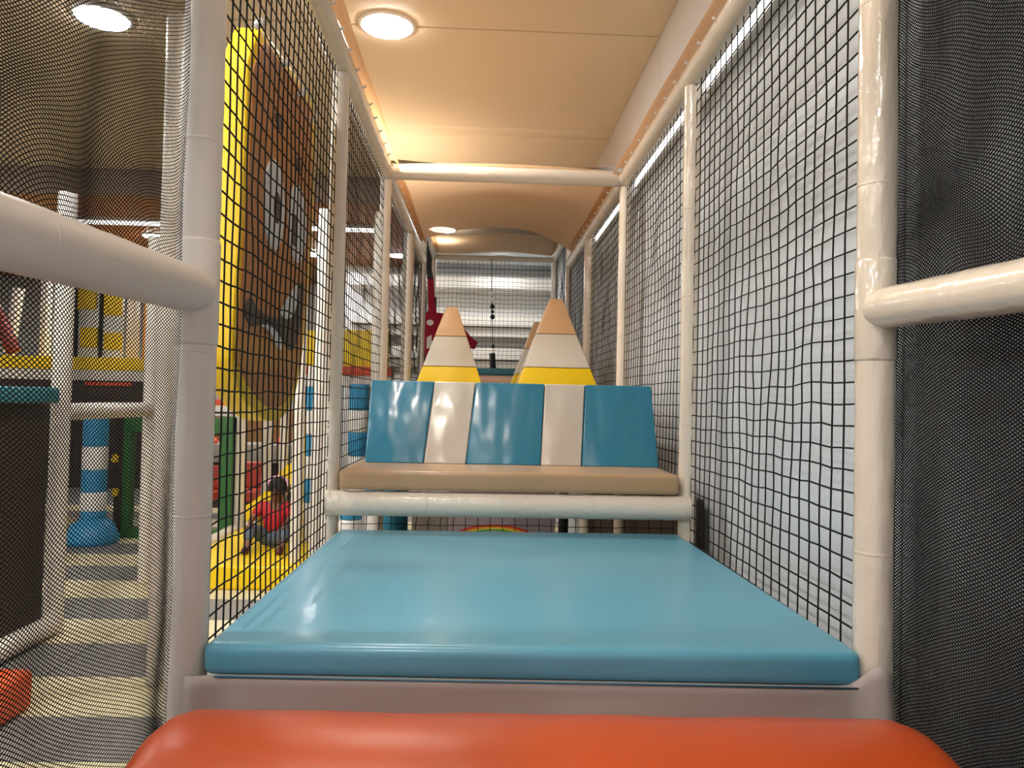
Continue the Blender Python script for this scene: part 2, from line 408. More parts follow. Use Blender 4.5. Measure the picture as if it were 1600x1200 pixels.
# orange bolster
def bolster():
    bm = bmesh.new(); n = 48; prof = []
    cx0, cx1, cy, cz, R_ = -.545, .545, -.31, -.665, .225
    secs = [(0, .72), (.004, .82), (.012, .91), (.028, .97), (.05, 1.0)]
    S = [(cx0+a, f) for a, f in secs]+[(x, 1+.006*math.sin(x*23)*math.sin(x*7)) for x in np.linspace(cx0+.08, cx1-.08, 40)]+[(cx1-a, f) for a, f in reversed(secs)]
    V, F = [], []
    for x, f in S:
        for k in range(n):
            th = 2*math.pi*k/n; V.append((x, cy+R_*f*math.cos(th), cz+.004-.01*x+R_*f*math.sin(th)*1.0))
    for i in range(len(S)-1):
        for k in range(n):
            k2 = (k+1) % n; F.append((i*n+k, (i+1)*n+k, (i+1)*n+k2, i*n+k2))
    F.append(tuple(range(n))); F.append(tuple((len(S)-1)*n+k for k in range(n-1, -1, -1)))
    return V, F
V, F = bolster()
ob = sharp(obj('orange_bolster', V, F, orange_v), 50); tag(ob, 'big orange vinyl roll lying across the bottom of the picture', 'bolster')
st_ = box('bolster_stand', -.5, .5, -.5, -.12, GZ0, -.893, dark_m); tag(st_, 'dark block on the floor carrying the orange roll', 'block')

t = thing('step_mat', 'tan vinyl step mat resting on the lower white crossbar', 'mat', (0, 1.45, -.293))
sharp(from_bm('cover', bx(-.562, .562, 1.175, 1.75, -.3, -.234, .018, 4), tan_v, t), 60)
t = thing('striped_riser', 'slanted riser block striped blue and white on the tan step', 'block', (0, 1.62, -.234))
xb = [-.525, -.31, -.155, .12, .272, .562]; xt = [-.525, -.284, -.126, .141, .297, .556]
yb_, yt_ = 1.475, 1.60
for i in range(5):
    g = .0012
    bm = hexa([(xb[i]+g, yb_, -.234), (xb[i+1]-g, yb_, -.234), (xb[i+1]-g, 1.78, -.234), (xb[i]+g, 1.78, -.234),
               (xt[i]+g, yt_, .07), (xt[i+1]-g, yt_, .07), (xt[i+1]-g, 1.78, .07), (xt[i]+g, 1.78, .07)], .006, 3)
    sharp(from_bm('blue_panel' if i % 2 == 0 else 'white_panel', bm, blue_b if i % 2 == 0 else white_b, t), 50)
for i, (y0, y1, lb) in enumerate(((1.79, 3.3, 'raised tan deck mat just behind the striped riser'), (3.31, 4.86, 'raised tan deck mat farther back, under the rear cone'))):
    t = thing('deck_mat', lb, 'mat', (0, (y0+y1)/2, -.01)); sharp(from_bm('cover', bx(-.555, .555, y0, y1, -.02, .045, .015, 3), tan_v, t), 60)
t = thing('deck_mat', 'far blue mat strip above the pink crossbar, between the cones', 'mat', (0, 5.5, .21)); sharp(from_bm('cover', bx(-.56, .56, 4.89, 6.1, .212, .268, .015, 3), mat('teal_vinyl', (40, 112, 132), .4), t), 60)

def cone(label, cx, cy, z0, z1, h0, h1, cuts, rot, d0=None):
    t = thing('striped_cone', label, 'cone', (cx, cy, z0), 'striped foam cones on the raised deck')
    zs = [z0]+cuts+[z1]
    for i in range(3):
        def half(z): return h0+(h1-h0)*(z-z0)/(z1-z0)
        a, b = half(zs[i]), half(zs[i+1]); g = .001
        c = [(sx*h, sy*h, z) for h, z in ((a, zs[i]+g), (b, zs[i+1]-g)) for sx, sy in ((-1, -1), (1, -1), (1, 1), (-1, 1))]
        cr, sr = math.cos(rot), math.sin(rot)
        c = [(cx+x*cr-y*sr, cy+x*sr+y*cr, z) for x, y, z in c]
        sharp(from_bm(('yellow_band', 'white_band', 'tan_tip')[i], hexa(c, .008, 3), (yellow_v, cone_white, cone_tan)[i], t), 50)
cone('tall striped cone on the right, largest of the three', .342, 3.32, .045, .632, .252, .038, [.203, .408], .0)
cone('striped cone on the left with creased tan tip', -.293, 3.38, .045, .572, .212, .034, [.2, .386], .0)
p = G(838, 497, 4.25)
cone('striped cone half hidden behind the tall right cone', p[0]+.03, 4.4, .045, .60, .235, .036, [.2, .395], .0)

# ------------------------------------------------------------------ nets
for s, sd in ((-1, 'left'), (1, 'right')):
    for k in range(4):
        y0, y1 = k*L_BAY+.03, (k+1)*L_BAY-.028
        n = 27 if s < 0 else 23
        zb = -.50 if k == 0 else -.3 if k == 1 else -.05
        z1 = 1.11
        square_net('square_net', f'black square mesh net on the {sd} wall, {["first bay beside the blue mat", "second bay beside the striped riser", "third bay beside the cones", "fourth bay past the cones"][k]}',
                   (.605*s, y0, zb), (0, y1-y0, 0), (0, 0, z1-zb), n, int((z1-zb)/.0415), (s, 0, 0), r=.002, seed=10*k+s+3, bulge=.008)
    square_net('square_net', f'black square mesh net on the {sd} wall, last bay next to the end net', (.605*s, 4*L_BAY+.03, .2), (0, L_BAY-.06, 0), (0, 0, 1.2), 26, 28, (s, 0, 0), r=.002, seed=77+s, bulge=.01)
square_net('end_net', 'black square mesh net closing the far end of the corridor', (-.57, 5*L_BAY, .2), (1.14, 0, 0), (0, 0, 1.18), 27, 28, (0, 1, 0), r=.0019, seed=90, bulge=.02)
square_net('under_step_net', 'low black net strip visible below the white step crossbar', (-.57, L_BAY+.06, -.78), (1.14, 0, 0), (0, 0, .44), 27, 10, (0, 1, 0), r=.0016, seed=95, bulge=.01)
# net border cords on the near bays
def fine_net(name, label, X, y0, y1, z0, z1, s, r, seed):
    hy, hz = .005, .0029
    ni, nj = int((y1-y0)/hy), int((z1-z0)/hz)
    I, J = np.meshgrid(np.arange(ni+1), np.arange(nj+1), indexing='ij'); keep = (I+J) % 2 == 0
    idx = -np.ones(I.shape, int); idx[keep] = np.arange(keep.sum())
    y = y0+I*hy; z = z0+J*hz
    u = (y-y0)/(y1-y0)
    # the net hangs in soft folds and is gathered where it meets the post
    post = np.exp(-((y1-y)/.05)**2)
    wob = noise2(y*9, z*2.2, seed, 5)
    x = X+s*(.012+.006*np.sin(y*17+1.2*np.sin(z*2.1+seed))*(1-post)+.004*wob*(1-post)+.004*post*np.sin(z*14+seed))
    up = .35+.65/(1+np.exp(-(z-.2)*9))
    dz = (.018*np.sin(y*11+2.0*np.sin(z*2.6+seed))+.010*noise2(y*7, z*5, seed+3, 4))*(1-post)*up
    dz += -.03*np.exp(-((z-.26)/.1)**2)*np.sin(y*16+.5)
    dy = .004*noise2(y*6, z*6, seed+6, 4)*(1-post)
    P = np.stack([x, y+dy, z+dz], -1)[keep]
    E = []
    for dj in (1, -1):
        a = idx[:-1, :-1] if dj == 1 else idx[:-1, 1:]; b = idx[1:, 1:] if dj == 1 else idx[1:, :-1]
        ok = (a >= 0) & (b >= 0); E.append(np.stack([a[ok], b[ok]], 1))
    V, F = edge_tubes(P, np.vstack(E), r, 3)
    t = thing(name, label, 'net', (X, (y0+y1)/2, z0))
    o = obj('mesh_cloth', V, F, net_fine, t, False); o['kind'] = 'stuff'
    zz = np.linspace(z0, z1, 60)
    V, F = tubepath([(X+s*(.012+.001*math.sin(z_*14)), y1-.016+.001*math.sin(z_*9), z_) for z_ in zz], .006 if s > 0 else .0045, 6); obj('border_cord', V, F, net_fine, t)
fine_net('fine_net', 'fine black diamond mesh net hanging in the left foreground', -.605, -.92, .004, -.82, 1.05, -1, .00074, 3)
fine_net('fine_net', 'dense dark diamond mesh net hanging in the right foreground', .612, -.80, .004, -.82, 1.05, 1, .00112, 8)

# ------------------------------------------------------------------ canopies
film_a = film('clear_tan_film', (214, 176, 134), .62, (1.0, .95, .88))
vinyl_b = film('tan_canopy_vinyl', (234, 196, 154), .08, (1.0, .88, .76), .3)
hem_f = film('tan_hem_film', (212, 170, 128), .15, (1.0, .92, .82), .3)
def sheet(name, label, y0, y1, zf, m, hem_z, ny=40, nx=30, x0=-.585, x1=.585, hem_w=.055, ties=0):
    t = thing(name, label, 'canopy', (0, (y0+y1)/2, zf(0, .5)))
    V, F = [], []
    for j in range(ny+1):
        for i in range(nx+1):
            u, v = i/nx, j/ny; V.append((x0+(x1-x0)*u, y0+(y1-y0)*v, zf(u*2-1, v)))
    for j in range(ny):
        for i in range(nx):
            a = j*(nx+1)+i; F.append((a, a+1, a+nx+2, a+nx+1))
    obj('film', V, F, m, t)
    for s in (-1, 1):
        V, F = [], []
        for j in range(ny*2+1):
            v = j/(ny*2); y = y0+(y1-y0)*v; wv = hem_w*(1.1+.04*math.sin(y*5+s))
            xa = s*.60; xb_ = s*(.60-wv-.012)
            V += [(xa, y, hem_z+.045), (s*(.60-.04), y, hem_z+.052), (xb_, y, hem_z+.02+.002*math.sin(y*9))]
        for j in range(ny*2):
            for i in range(2): a = j*3+i; F.append((a, a+1, a+4, a+3))
        h = obj('hem', V, F, hem_f, t)
        n = int((y1-y0)/.15)
        for k in range(n if ties else 0):
            y = y0+(k+.5)*(y1-y0)/n+random.uniform(-.01, .01); x = s*(.60-.045)
            V, F = tubepath([(x+s*.008, y-.003, hem_z+.0), (x-s*.002, y-.004, hem_z+.006), (x-s*.006, y-.004, hem_z+.01)], .0042, 6); obj('cable_tie', V, F, tie_m, t)
    return t
sheet('clear_canopy', 'see-through tan film roof laced over the near bays', -1.2, 2.44, lambda u, v: ZT+.06-.02*(1-u*u)+.004*math.sin(v*23)*(1-u*u), film_a, ZT, 60, ties=1)
def zb2(u, v):
    z = ZT+.05+.10*(1-u*u)*(v**.7)+.02*(1-u*u)
    z -= .13*max(0, u-.35)**1.5*v**3
    z += .03*math.exp(-((v-.45)/.1)**2)*(1-u*u)
    return z
sheet('tan_canopy', 'sagging tan vinyl canopy behind the overhead crossbar', 2.5, 4.35, zb2, vinyl_b, ZT, 40, ties=1)
sheet('tan_canopy', 'far raised tan canopy above the end net', 5.28, 6.12, lambda u, v: 1.455+.02*math.sin(u*3+1)-.012*(1-u*u), vinyl_b, 1.42, 20)

# ------------------------------------------------------------------ hanging things at the far end
zt = G(770, 455, 6.05); t = thing('beaded_rope', 'thin rope with dark beads and a black grip hanging before the end net', 'rope', (zt[0], 6.05, .2))
pts = [G(768, 404, 6.05), G(769, 500, 6.05), G(771, 590, 6.05)]
V, F = tubepath(pts, .004, 6); obj('cord', V, F, dark_m, t)
for i, (py, rr, mm) in enumerate(((458, .02, white_m), (468, .02, white_m), (479, .026, dark_m), (487, .018, dark_m), (495, .026, dark_m), (541, .018, dark_m))):
    c = G(769+(py-458)*.015, py, 6.05); V, F = lathe(c-np.array([0, 0, rr]), c+np.array([0, 0, rr]), [(0, rr*.3), (.2, rr*.75), (.5, rr), (.8, rr*.7), (1, rr*.25)], 10); obj('bead', V, F, mm, t)
V, F = tubepath([G(769, 552, 6.05), G(770, 570, 6.05), G(773, 590, 6.05)], .03, 10); obj('grip', V, F, dark_m, t)

def plate(name, pts, depth, m, parent, axis='y', bev=.0):
    """extrude a closed outline (list of 3-vectors in a plane) along an axis"""
    bm = bmesh.new(); d = Vector((0, depth, 0)) if axis == 'y' else Vector((depth, 0, 0))
    v = [bm.verts.new(tuple(p)) for p in pts]; f = bm.faces.new(v)
    r = bmesh.ops.extrude_face_region(bm, geom=[f]); nv = [e for e in r['geom'] if isinstance(e, bmesh.types.BMVert)]
    bmesh.ops.translate(bm, verts=nv, vec=d); bmesh.ops.recalc_face_normals(bm, faces=bm.faces)
    if bev:
        ed = [e for e in bm.edges if len(e.link_faces) == 2 and any(len(ff.verts) > 4 for ff in e.link_faces)]
        bmesh.ops.bevel(bm, geom=ed, offset=bev, segments=3, profile=.6, affect='EDGES')
    return sharp(from_bm(name, bm, m, parent), 40)
Yh = 5.35
t = thing('hanging_toy', 'crimson padded toy hanging from a black strap behind the left cone', 'toy', G(690, 575, Yh))
out = [(668, 432), (677, 432), (679, 470), (682, 488), (700, 490), (720, 506), (736, 526), (746, 534), (742, 545), (730, 543), (720, 545), (716, 574), (666, 574), (663, 545), (662, 505), (665, 490), (669, 484)]
plate('body', [G(x, y, Yh) for x, y in out], .07, crimson, t, 'y', .012)
def ell(cx, cy, rx, ry, Y, n=20): return [G(cx+rx*math.cos(a), cy+ry*math.sin(a), Y) for a in np.linspace(0, 2*math.pi, n, endpoint=False)]
plate('white_spot', ell(672, 504, 5.5, 4.5, Yh-.004), .01, white_m, t)
plate('white_patch', [G(x, y, Yh-.004) for x, y in ((667, 527), (674, 523), (676, 542), (666, 545))], .01, white_m, t)
plate('strap', [G(x, y, Yh) for x, y in ((661, 376), (668, 374), (672, 400), (677, 436), (668, 436), (664, 400))], .012, dark_m, t)
plate('strap', [G(x, y, Yh+.1) for x, y in ((679, 464), (682, 464), (682, 505), (678, 505))], .012, dark_m, t)

# ------------------------------------------------------------------ biscuit-faced wall panel outside the left net
XP = -.665
cookie = mat('brown_biscuit_print', (188, 126, 70), .5, .4, mottle=.12, mscale=5)
cookie_y = mat('yellow_board_edge', (240, 196, 24), .45)
choc = mat('dark_brown_print', (74, 60, 52), .5); eyew = mat('eye_white_print', (222, 222, 224), .4); lip = mat('tan_lip_print', (196, 138, 66), .5)
out = [(409, 44), (405, 48), (391, 84), (388, 95), (387, 150), (379, 300), (369, 450), (361, 555), (366, 592), (380, 622), (404, 650), (424, 660), (446, 652), (464, 615), (476, 530), (487, 390), (492, 260), (491, 170), (489, 160), (462, 115), (432, 74), (413, 46)]
ctr = np.mean([GX(x, y, XP) for x, y in out], 0)
t = thing('face_panel', 'shield-shaped brown face panel with yellow rim outside the left net', 'panel', (XP-.03, ctr[1], GX(424, 660, XP)[2]))
fr = [GX(x, y, XP) for x, y in out]
def smooth_loop(P, it=2):
    for _ in range(it):
        Q = []
        for i in range(len(P)):
            a, b = P[i], P[(i+1) % len(P)]; Q += [a*.75+b*.25, a*.25+b*.75]
        P = Q
    return P
frs = smooth_loop(fr, 2)
plate('rim', frs, -.062, cookie_y, t, 'x', .006)
inn = [ctr+(p-ctr)*np.array([1, .90, .935]) for p in frs]; inn = [p+np.array([.003, 0, 0]) for p in inn]
plate('face', inn, -.006, cookie, t, 'x')
def xell(cx, cy, rx, ry, X, rot=0, n=24):
    c = GX(cx, cy, X); ey = GX(cx+rx, cy, X); ez = GX(cx, cy-ry, X); a = abs(ey[1]-c[1]); b = abs(ez[2]-c[2])
    return [c+np.array([0, a*math.cos(q)*math.cos(rot)-b*math.sin(q)*math.sin(rot), a*math.cos(q)*math.sin(rot)+b*math.sin(q)*math.cos(rot)]) for q in np.linspace(0, 2*math.pi, n, endpoint=False)]
for cx, cy, rx, ry, px, py, prx, pry in ((430, 320, 15, 72, 434, 325, 5, 25), (466, 350, 13, 62, 461, 360, 4, 26)):
    e = plate('eye', xell(cx, cy, rx, ry, XP+.007), -.006, eyew, t, 'x')
    plate('pupil', xell(px, py, prx, pry, XP+.009), -.004, choc, e, 'x')
for cx, cy, rx, ry in ((438, 190, 6, 12), (467, 258, 4, 10)): plate('chocolate_spot', xell(cx, cy, rx, ry, XP+.007), -.006, choc, t, 'x')
mo = [(383, 492), (386, 470), (394, 463), (400, 480), (420, 496), (445, 497), (465, 470), (470, 440), (476, 440), (474, 480), (468, 520), (458, 550), (448, 545), (440, 522), (420, 505), (405, 508), (394, 512)]
plate('mouth', smooth_loop([GX(x, y, XP+.007) for x, y in mo], 2), -.006, choc, t, 'x')
plate('teeth', smooth_loop([GX(x, y, XP+.009) for x, y in ((408, 508), (420, 506), (437, 522), (444, 545), (436, 548), (428, 526), (418, 514))], 2), -.004, eyew, t, 'x')
plate('teeth', smooth_loop([GX(x, y, XP+.009) for x, y in ((438, 490), (448, 470), (460, 450), (468, 442), (466, 470), (458, 495), (448, 500))], 2), -.004, eyew, t, 'x')
plate('lip', smooth_loop([GX(x, y, XP+.006) for x, y in ((372, 530), (400, 520), (430, 525), (470, 560), (472, 575), (440, 575), (380, 580), (368, 560))], 2), -.004, lip, t, 'x')
for x, y in ((407, 36), (448, 97), (474, 143), (493, 182)):
    c = GX(x, y, XP+.03); V, F = tubepath([c+np.array([-.012, -.006, -.012]), c, c+np.array([.006, .004, .01])], [.008, .011, .007], 6); obj('cable_tie', V, F, tie_m, t)

# ------------------------------------------------------------------ the neighbouring play frame seen through the left nets
def vpost(label, x, y, z0, z1, r, m=foam, name='frame_post'):
    V, F = lathe((x, y, z0), (x, y, z1), [(0, r*.95), (.01, r), (.5, r*1.01), (.99, r), (1, r*.95)], 16)
    return tag(obj(name, V, F, m), label, 'post')
def hrail(label, a, b, r, m=foam, name='frame_rail'):
    V, F = lathe(a, b, [(0, r*.95), (.01, r), (.5, r*1.01), (.99, r), (1, r*.95)], 16)
    return tag(obj(name, V, F, m), label, 'rail')
XF = -2.2
vpost('white frame post left of the ringed blue column, behind the fine net', XF, 2.57, GZ0, 1.0, .045)
vpost('slimmer white frame post right of the ringed blue column', XF, 3.6, GZ0, 1.0, .04)
vpost('white frame post close beside the nearest left post, behind the fine net', G(256, 700, 1.9)[0], 1.9, GZ0, 1.6, .04)
hrail('white frame rail joining two posts above the ringed blue column', (XF, 2.6, GX(150, 642, XF)[2]), (XF, 3.57, GX(150, 642, XF)[2]), .045)
hrail('white frame rail low on the floor at the far left', (XF, .9, GZ0+.05), (XF, 2.53, GZ0+.05), .05)
b = box('dark_side_panel', XF-.06, XF-.02, .8, 2.5, GZ0+.08, -.06, brown_dark); tag(b, 'dark brown side panel standing at the far left behind the fine net', 'panel')
b = box('teal_pad', XF-.12, XF+.06, 1.2, 2.45, -.055, .02, mat('teal_pad_vinyl', (30, 108, 118), .5), None, .015); tag(b, 'teal pad lying on top of the dark side panel', 'pad')
c = GZ(52, 1105, GZ0)
b = box('orange_block', -2.12, c[0], .75, c[1], GZ0, GZ0+.15, mat('orange_block_vinyl', (226, 84, 24), .45), None, .03); tag(b, 'orange foam block on the hall floor at the left edge', 'block')

def ringed(label, x, y, z0, bands, r, base=None):
    t = thing('ringed_column', label, 'column', (x, y, z0)); z = z0
    if base:
        V, F = lathe((x, y, z), (x, y, z+base[1]), [(0, base[0]*.98), (.2, base[0]), (.7, base[0]*.8), (1, r)], 24); obj('base', V, F, ring_blue, t); z += base[1]
    for i, (h, cc) in enumerate(bands):
        V, F = lathe((x, y, z), (x, y, z+h-.002), [(0, r*.97), (.06, r), (.94, r), (1, r*.97)], 20); obj('blue_ring' if cc == 'b' else 'white_ring', V, F, ring_blue if cc == 'b' else white_m, t); z += h
c = GZ(140, 848, GZ0)
def ph(py): return G(150, py, c[1])[2]
zz = [GZ0+.2, ph(768), ph(733), ph(697), ph(655)]
ringed('blue and white ringed column with wide blue foot, behind the fine net', c[0]+.02, c[1], GZ0, [(zz[1]+.0-ph(805), 'b') if False else (.06, 'b'), (zz[1]-zz[0]-.06, 'w'), (zz[2]-zz[1], 'b'), (zz[3]-zz[2], 'w'), (zz[4]-zz[3]+.1, 'b')], .095, (.2, .2))
# far two-storey frame behind it: yellow-edged balcony
YB = 5.6
def gb(x0, x1, y0, y1, Y, dep, m, name, label, cat, bev=.008, parent=None):
    a, b = G(x0, y1, Y), G(x1, y0, Y)
    o = box(name, min(a[0], b[0]), max(a[0], b[0]), Y, Y+dep, min(a[2], b[2]), max(a[2], b[2]), m, parent, bev)
    if label: tag(o, label, cat)
    return o
a0, b0 = G(-60, 640, YB), G(262, 560, YB)
t = thing('balcony', 'far balcony with yellow edge, white beam and dark brown front', 'balcony', ((a0[0]+b0[0])/2, YB, a0[2]))
gb(-60, 262, 561, 573, YB, .9, yellow_v, 'edge_strip', None, None, parent=t)
gb(-60, 262, 573, 590, YB+.02, .85, foam_plain, 'beam', None, None, parent=t)
gb(-60, 262, 590, 636, YB+.05, .8, brown_dark, 'front_panel', None, None, parent=t)
gb(132, 205, 598, 602, YB+.02, .03, strip_orange, 'orange_trim', None, None, parent=t)
t = thing('block_screen', 'white screen with four yellow squares above the balcony edge', 'screen', G(155, 561, YB))
gb(112, 192, 452, 561, YB+.1, .05, white_m, 'backing', None, None, parent=t)
for (x0, x1, y0, y1) in ((120, 150, 452, 482), (161, 189, 457, 492), (124, 152, 512, 542), (161, 188, 520, 546)): gb(x0, x1, y0, y1, YB+.07, .04, yellow_v, 'yellow_square', None, None, parent=t)
gb(108, 120, 450, 561, YB+.05, .06, dark_m, 'upright', None, None, parent=t); gb(152, 159, 450, 561, YB+.05, .06, dark_m, 'upright', None, None, parent=t)
gb(222, 247, 470, 560, YB+.3, .05, mat('amber_vinyl', (226, 150, 30), .5), 'amber_board', 'amber board standing on the balcony near the post', 'board')
a, b = G(30, 450, YB+.3), G(12, 560, YB+.3); hrail('white slanted tube on the balcony at the far left', a, b, .05)
a, b = G(-10, 480, YB+.2), G(22, 550, YB+.2); hrail('dark red slanted tube on the balcony at the far left', a, b, .06, mat('dark_red_tube', (130, 44, 28), .5))
gb(60, 75, 430, 561, YB+.4, .1, foam_plain, 'frame_post', 'pale post on the balcony beside the yellow squares', 'post')
gb(196, 214, 440, 561, YB+.4, .1, foam_plain, 'frame_post', 'pale post on the balcony between squares and amber board', 'post')
# balcony legs so that it stands
for px, lb in ((-40, 'dark leg under the left end of the balcony'), (258, 'dark leg under the right end of the balcony')):
    q = G(px, 636, YB+.6); vpost(lb, q[0], YB+.6, GZ0, q[2], .04, brown_dark)

# green play-house front with dark inside
YG = 5.15
def vz(py): return G(280, py, YG)[2]
t = thing('green_doorway', 'green painted play doorway behind the left posts', 'door frame', ((G(200, 700, YG)[0]+G(354, 700, YG)[0])/2, YG, GZ0))
gx = [G(192, 700, YG)[0], G(204, 700, YG)[0], G(345, 700, YG)[0], G(363, 700, YG)[0]]
box('jamb', gx[0], gx[1], YG, YG+.1, GZ0, vz(650), green_m, t, .005); box('jamb', gx[2], gx[3], YG, YG+.1, GZ0, vz(650), green_m, t, .005)
box('lintel', gx[0], gx[3], YG-.005, YG+.105, vz(676), vz(652), green_m, t, .005)
box('threshold', gx[0], gx[3], YG-.004, YG+.104, GZ0, GZ0+.07, green_m, t, .005)
t = thing('knob_board', 'narrow dark board with two yellow knobs beside the ringed column', 'board', (G(186, 850, YG)[0], YG, GZ0))
box('board', G(180, 700, YG)[0], G(191, 700, YG)[0], YG, YG+.06, GZ0, vz(650), brown_dark, t)
for py in (716, 769):
    c_ = G(180, py, YG-.03)
    V, F = lathe(c_-np.array([0, .02, .03]), c_+np.array([0, .02, .03]), [(0, .012), (.25, .03), (.5, .022), (.75, .03), (1, .01)], 8)
    obj('yellow_knob', V, F, yellow_v, t)
# benches far inside the room
for i, (x0, x1, y0, y1, Y, lb) in enumerate(((318, 344, 728, 765, 6.4, 'dark red seat back seen through the green doorway'), (378, 410, 722, 762, 6.4, 'dark red seat back between two white posts'))):
    t = thing('red_seat', lb, 'seat', (G(x0, y1, Y)[0]+.1, Y, GZ0))
    gb(x0, x1, y0, y1, Y, .08, red_m, 'backrest', None, None, .02, t)
    q0, q1 = G(x0, y1, Y), G(x1, y1, Y)
    box('seat', q0[0], q1[0], Y-.3, Y+.08, q0[2]-.1, q0[2], red_m, t, .02)
    for xx in (q0[0]+.03, q1[0]-.03):
        box('leg', xx-.02, xx+.02, Y-.25, Y-.2, GZ0, q0[2]-.1, dark_m, t)
q = G(400, 722, 6.9)
t = thing('counter', 'grey topped dark counter in the dim room behind the white posts', 'counter', (q[0], 7.0, GZ0))
gb(318, 470, 696, 722, 6.85, .5, mat('grey_counter', (150, 142, 132), .5), 'top', None, None, .01, t)
box('front', G(320, 722, 6.95)[0], G(470, 722, 6.95)[0], 6.95, 7.25, GZ0, q[2]-.005, brown_dark, t)
for px, lb in ((330, 'small orange lamp at left on the far counter'), (437, 'small orange lamp at right on the far counter')):
    q = G(px, 696, 6.85)+np.array([0, .06, .03]); V, F = lathe(q-np.array([0, 0, .03]), q+np.array([0, 0, .05]), [(0, .03), (.5, .05), (1, .03)], 10); tag(obj('orange_lamp', V, F, strip_orange), lb, 'lamp')  # plain red-orange body without emission
gb(320, 480, 640, 690, 7.3, .2, mat('amber_wood', (120, 82, 36), .5), 'wood_cabinet', 'brown wall cabinet high in the dim room at left', 'cabinet')
gb(-300, 330, 640, 900, 8.6, .1, brown_dark, 'dark_backdrop', 'dark brown partition far behind the ringed column', 'partition')
# white posts and colours through the first left net
q = GZ(371, 838, GZ0); 
def wpost(px, py, lb, r, ytop, m=foam):
    q = GZ(px, py, GZ0); vpost(lb, q[0], q[1], GZ0, ytop, r, m)
wpost(371, 838, 'white post under the face panel, right of the green doorway', .055, .3)
q = G(416, 760, 5.75); vpost('thin white post under the lowest tip of the face panel', q[0], 5.75, GZ0, .3, .045)
q = G(463, 800, 3.6); vpost('broad white post standing in front of the child', q[0], 3.6, GZ0, .9, .036*1.0)
q = G(497, 700, 2.75); vpost('white post tight against the second left post, outside the net', q[0], 2.75, GZ0, 1.0, .034)
q = G(512, 700, 3.4); vpost('white post half hidden behind the second left post', q[0], 3.4, GZ0, 1.0, .04)
q = G(590, 450, 3.6); vpost('white post outside the net left of the third left post', q[0], 3.6, GZ0, 1.2, .03)
q = G(484, 700, 4.3)
def ph2(py): return G(484, py, 4.3)[2]
zs = [ph2(785), ph2(748), ph2(712), ph2(678), ph2(641), ph2(604), ph2(570)]
ringed('slim blue and white ringed column behind the broad white post', q[0], 4.3, GZ0, [(zs[0]-GZ0, 'w'), (zs[1]-zs[0], 'b'), (zs[2]-zs[1], 'w'), (zs[3]-zs[2], 'b'), (zs[4]-zs[3], 'w'), (zs[5]-zs[4], 'b'), (zs[6]-zs[5], 'w')], .035)
q = G(561, 650, 3.9)
def ph3(py): return G(561, py, 3.9)[2]
zs = [ph3(712), ph3(675), ph3(641), ph3(600)]
ringed('broad blue and white ringed column left of the striped riser', q[0], 3.9, GZ0, [(zs[0]-GZ0, 'w'), (zs[1]-zs[0], 'b'), (zs[2]-zs[1], 'w'), (zs[3]-zs[2], 'b')], .068)
# yellow mesh column, balcony in yellow and red-orange
gb(459, 480, 650, 842, 4.5, .12, mat('yellow_mesh_pad', (214, 176, 30), .6, bump=.01, bscale=60), 'yellow_pad_post', 'yellow padded column behind the broad white post', 'column', .02)
t = thing('yellow_balcony', 'yellow fronted balcony with red-orange edge left of the third post', 'balcony', G(560, 600, 5.2))
for x0, x1 in ((472, 492), (493, 535), (536, 582), (583, 608)): gb(x0, x1, 516, 574, 5.2, .06, yellow_v, 'yellow_panel', None, None, .01, t)
gb(440, 612, 574, 584, 5.16, .14, strip_orange, 'orange_edge', None, None, .005, t)
gb(440, 612, 584, 602, 5.18, .12, white_m, 'white_beam', None, None, .005, t)
gb(450, 470, 508, 517, 5.2, .1, white_m, 'top_bar', None, None, .005, t)
for px, lb in ((446, 'far white leg under the yellow balcony, left end'), (606, 'far white leg under the yellow balcony, right end')):
    q = G(px, 602, 5.25); vpost(lb, q[0], 5.25, GZ0, q[2], .035)
gb(462, 478, 603, 632, 5.2, .2, mat('navy_vinyl', (24, 34, 74), .5), 'navy_block', 'navy block hanging under the yellow balcony', 'block')
gb(318, 352, 624, 634, 5.3, .1, strip_orange, 'orange_beam', 'short red-orange beam above the green doorway', 'beam')
gb(318, 362, 634, 650, 5.28, .1, foam_plain, 'white_lintel', 'white beam directly above the green doorway', 'beam')
# yellow slide and landing
yl = mat('yellow_slide_vinyl', (232, 196, 16), .4, .4, bump=.004, bscale=5)
a, b = GZ(318, 922, GZ0), GZ(470, 922, GZ0)
t = thing('landing_mat', 'thick yellow landing mat on the hall floor under the child', 'mat', ((a[0]+b[0])/2, a[1]+.6, GZ0))
sharp(from_bm('cover', bx(-1.98, -1.0, a[1], 4.88, GZ0, GZ0+.15, .02, 3), yl, t), 60)
hrail('white edge tube along the left side of the yellow landing mat', (-2.035, a[1]+.2, GZ0+.13), (-2.035, 4.8, GZ0+.13), .05)
ys_ = 4.9
sp = [(384, 798), (398, 790), (415, 775), (432, 752), (448, 735), (475, 722), (500, 715)]; thick = [17, 18, 20, 22, 24, 26, 28]
top = [G(x, y-8, ys_) for x, y in sp]; bot = [G(x, y+h_, ys_) for (x, y), h_ in zip(sp, thick)]
t = thing('yellow_slide', 'curved yellow slide side rising behind the child', 'slide', (bot[0][0], ys_, GZ0))
V, F = [], []
for i in range(len(sp)):
    for yy in (0, .06): V += [top[i]+np.array([0, yy, 0]), bot[i]+np.array([0, yy, 0])]
for i in range(len(sp)-1):
    a_ = i*4; b_ = a_+4
    F += [(a_, b_, b_+1, a_+1), (a_+2, a_+3, b_+3, b_+2), (a_, a_+2, b_+2, b_), (a_+1, b_+1, b_+3, a_+3)]
F += [(0, 1, 3, 2), (b_, b_+2, b_+3, b_+1)]
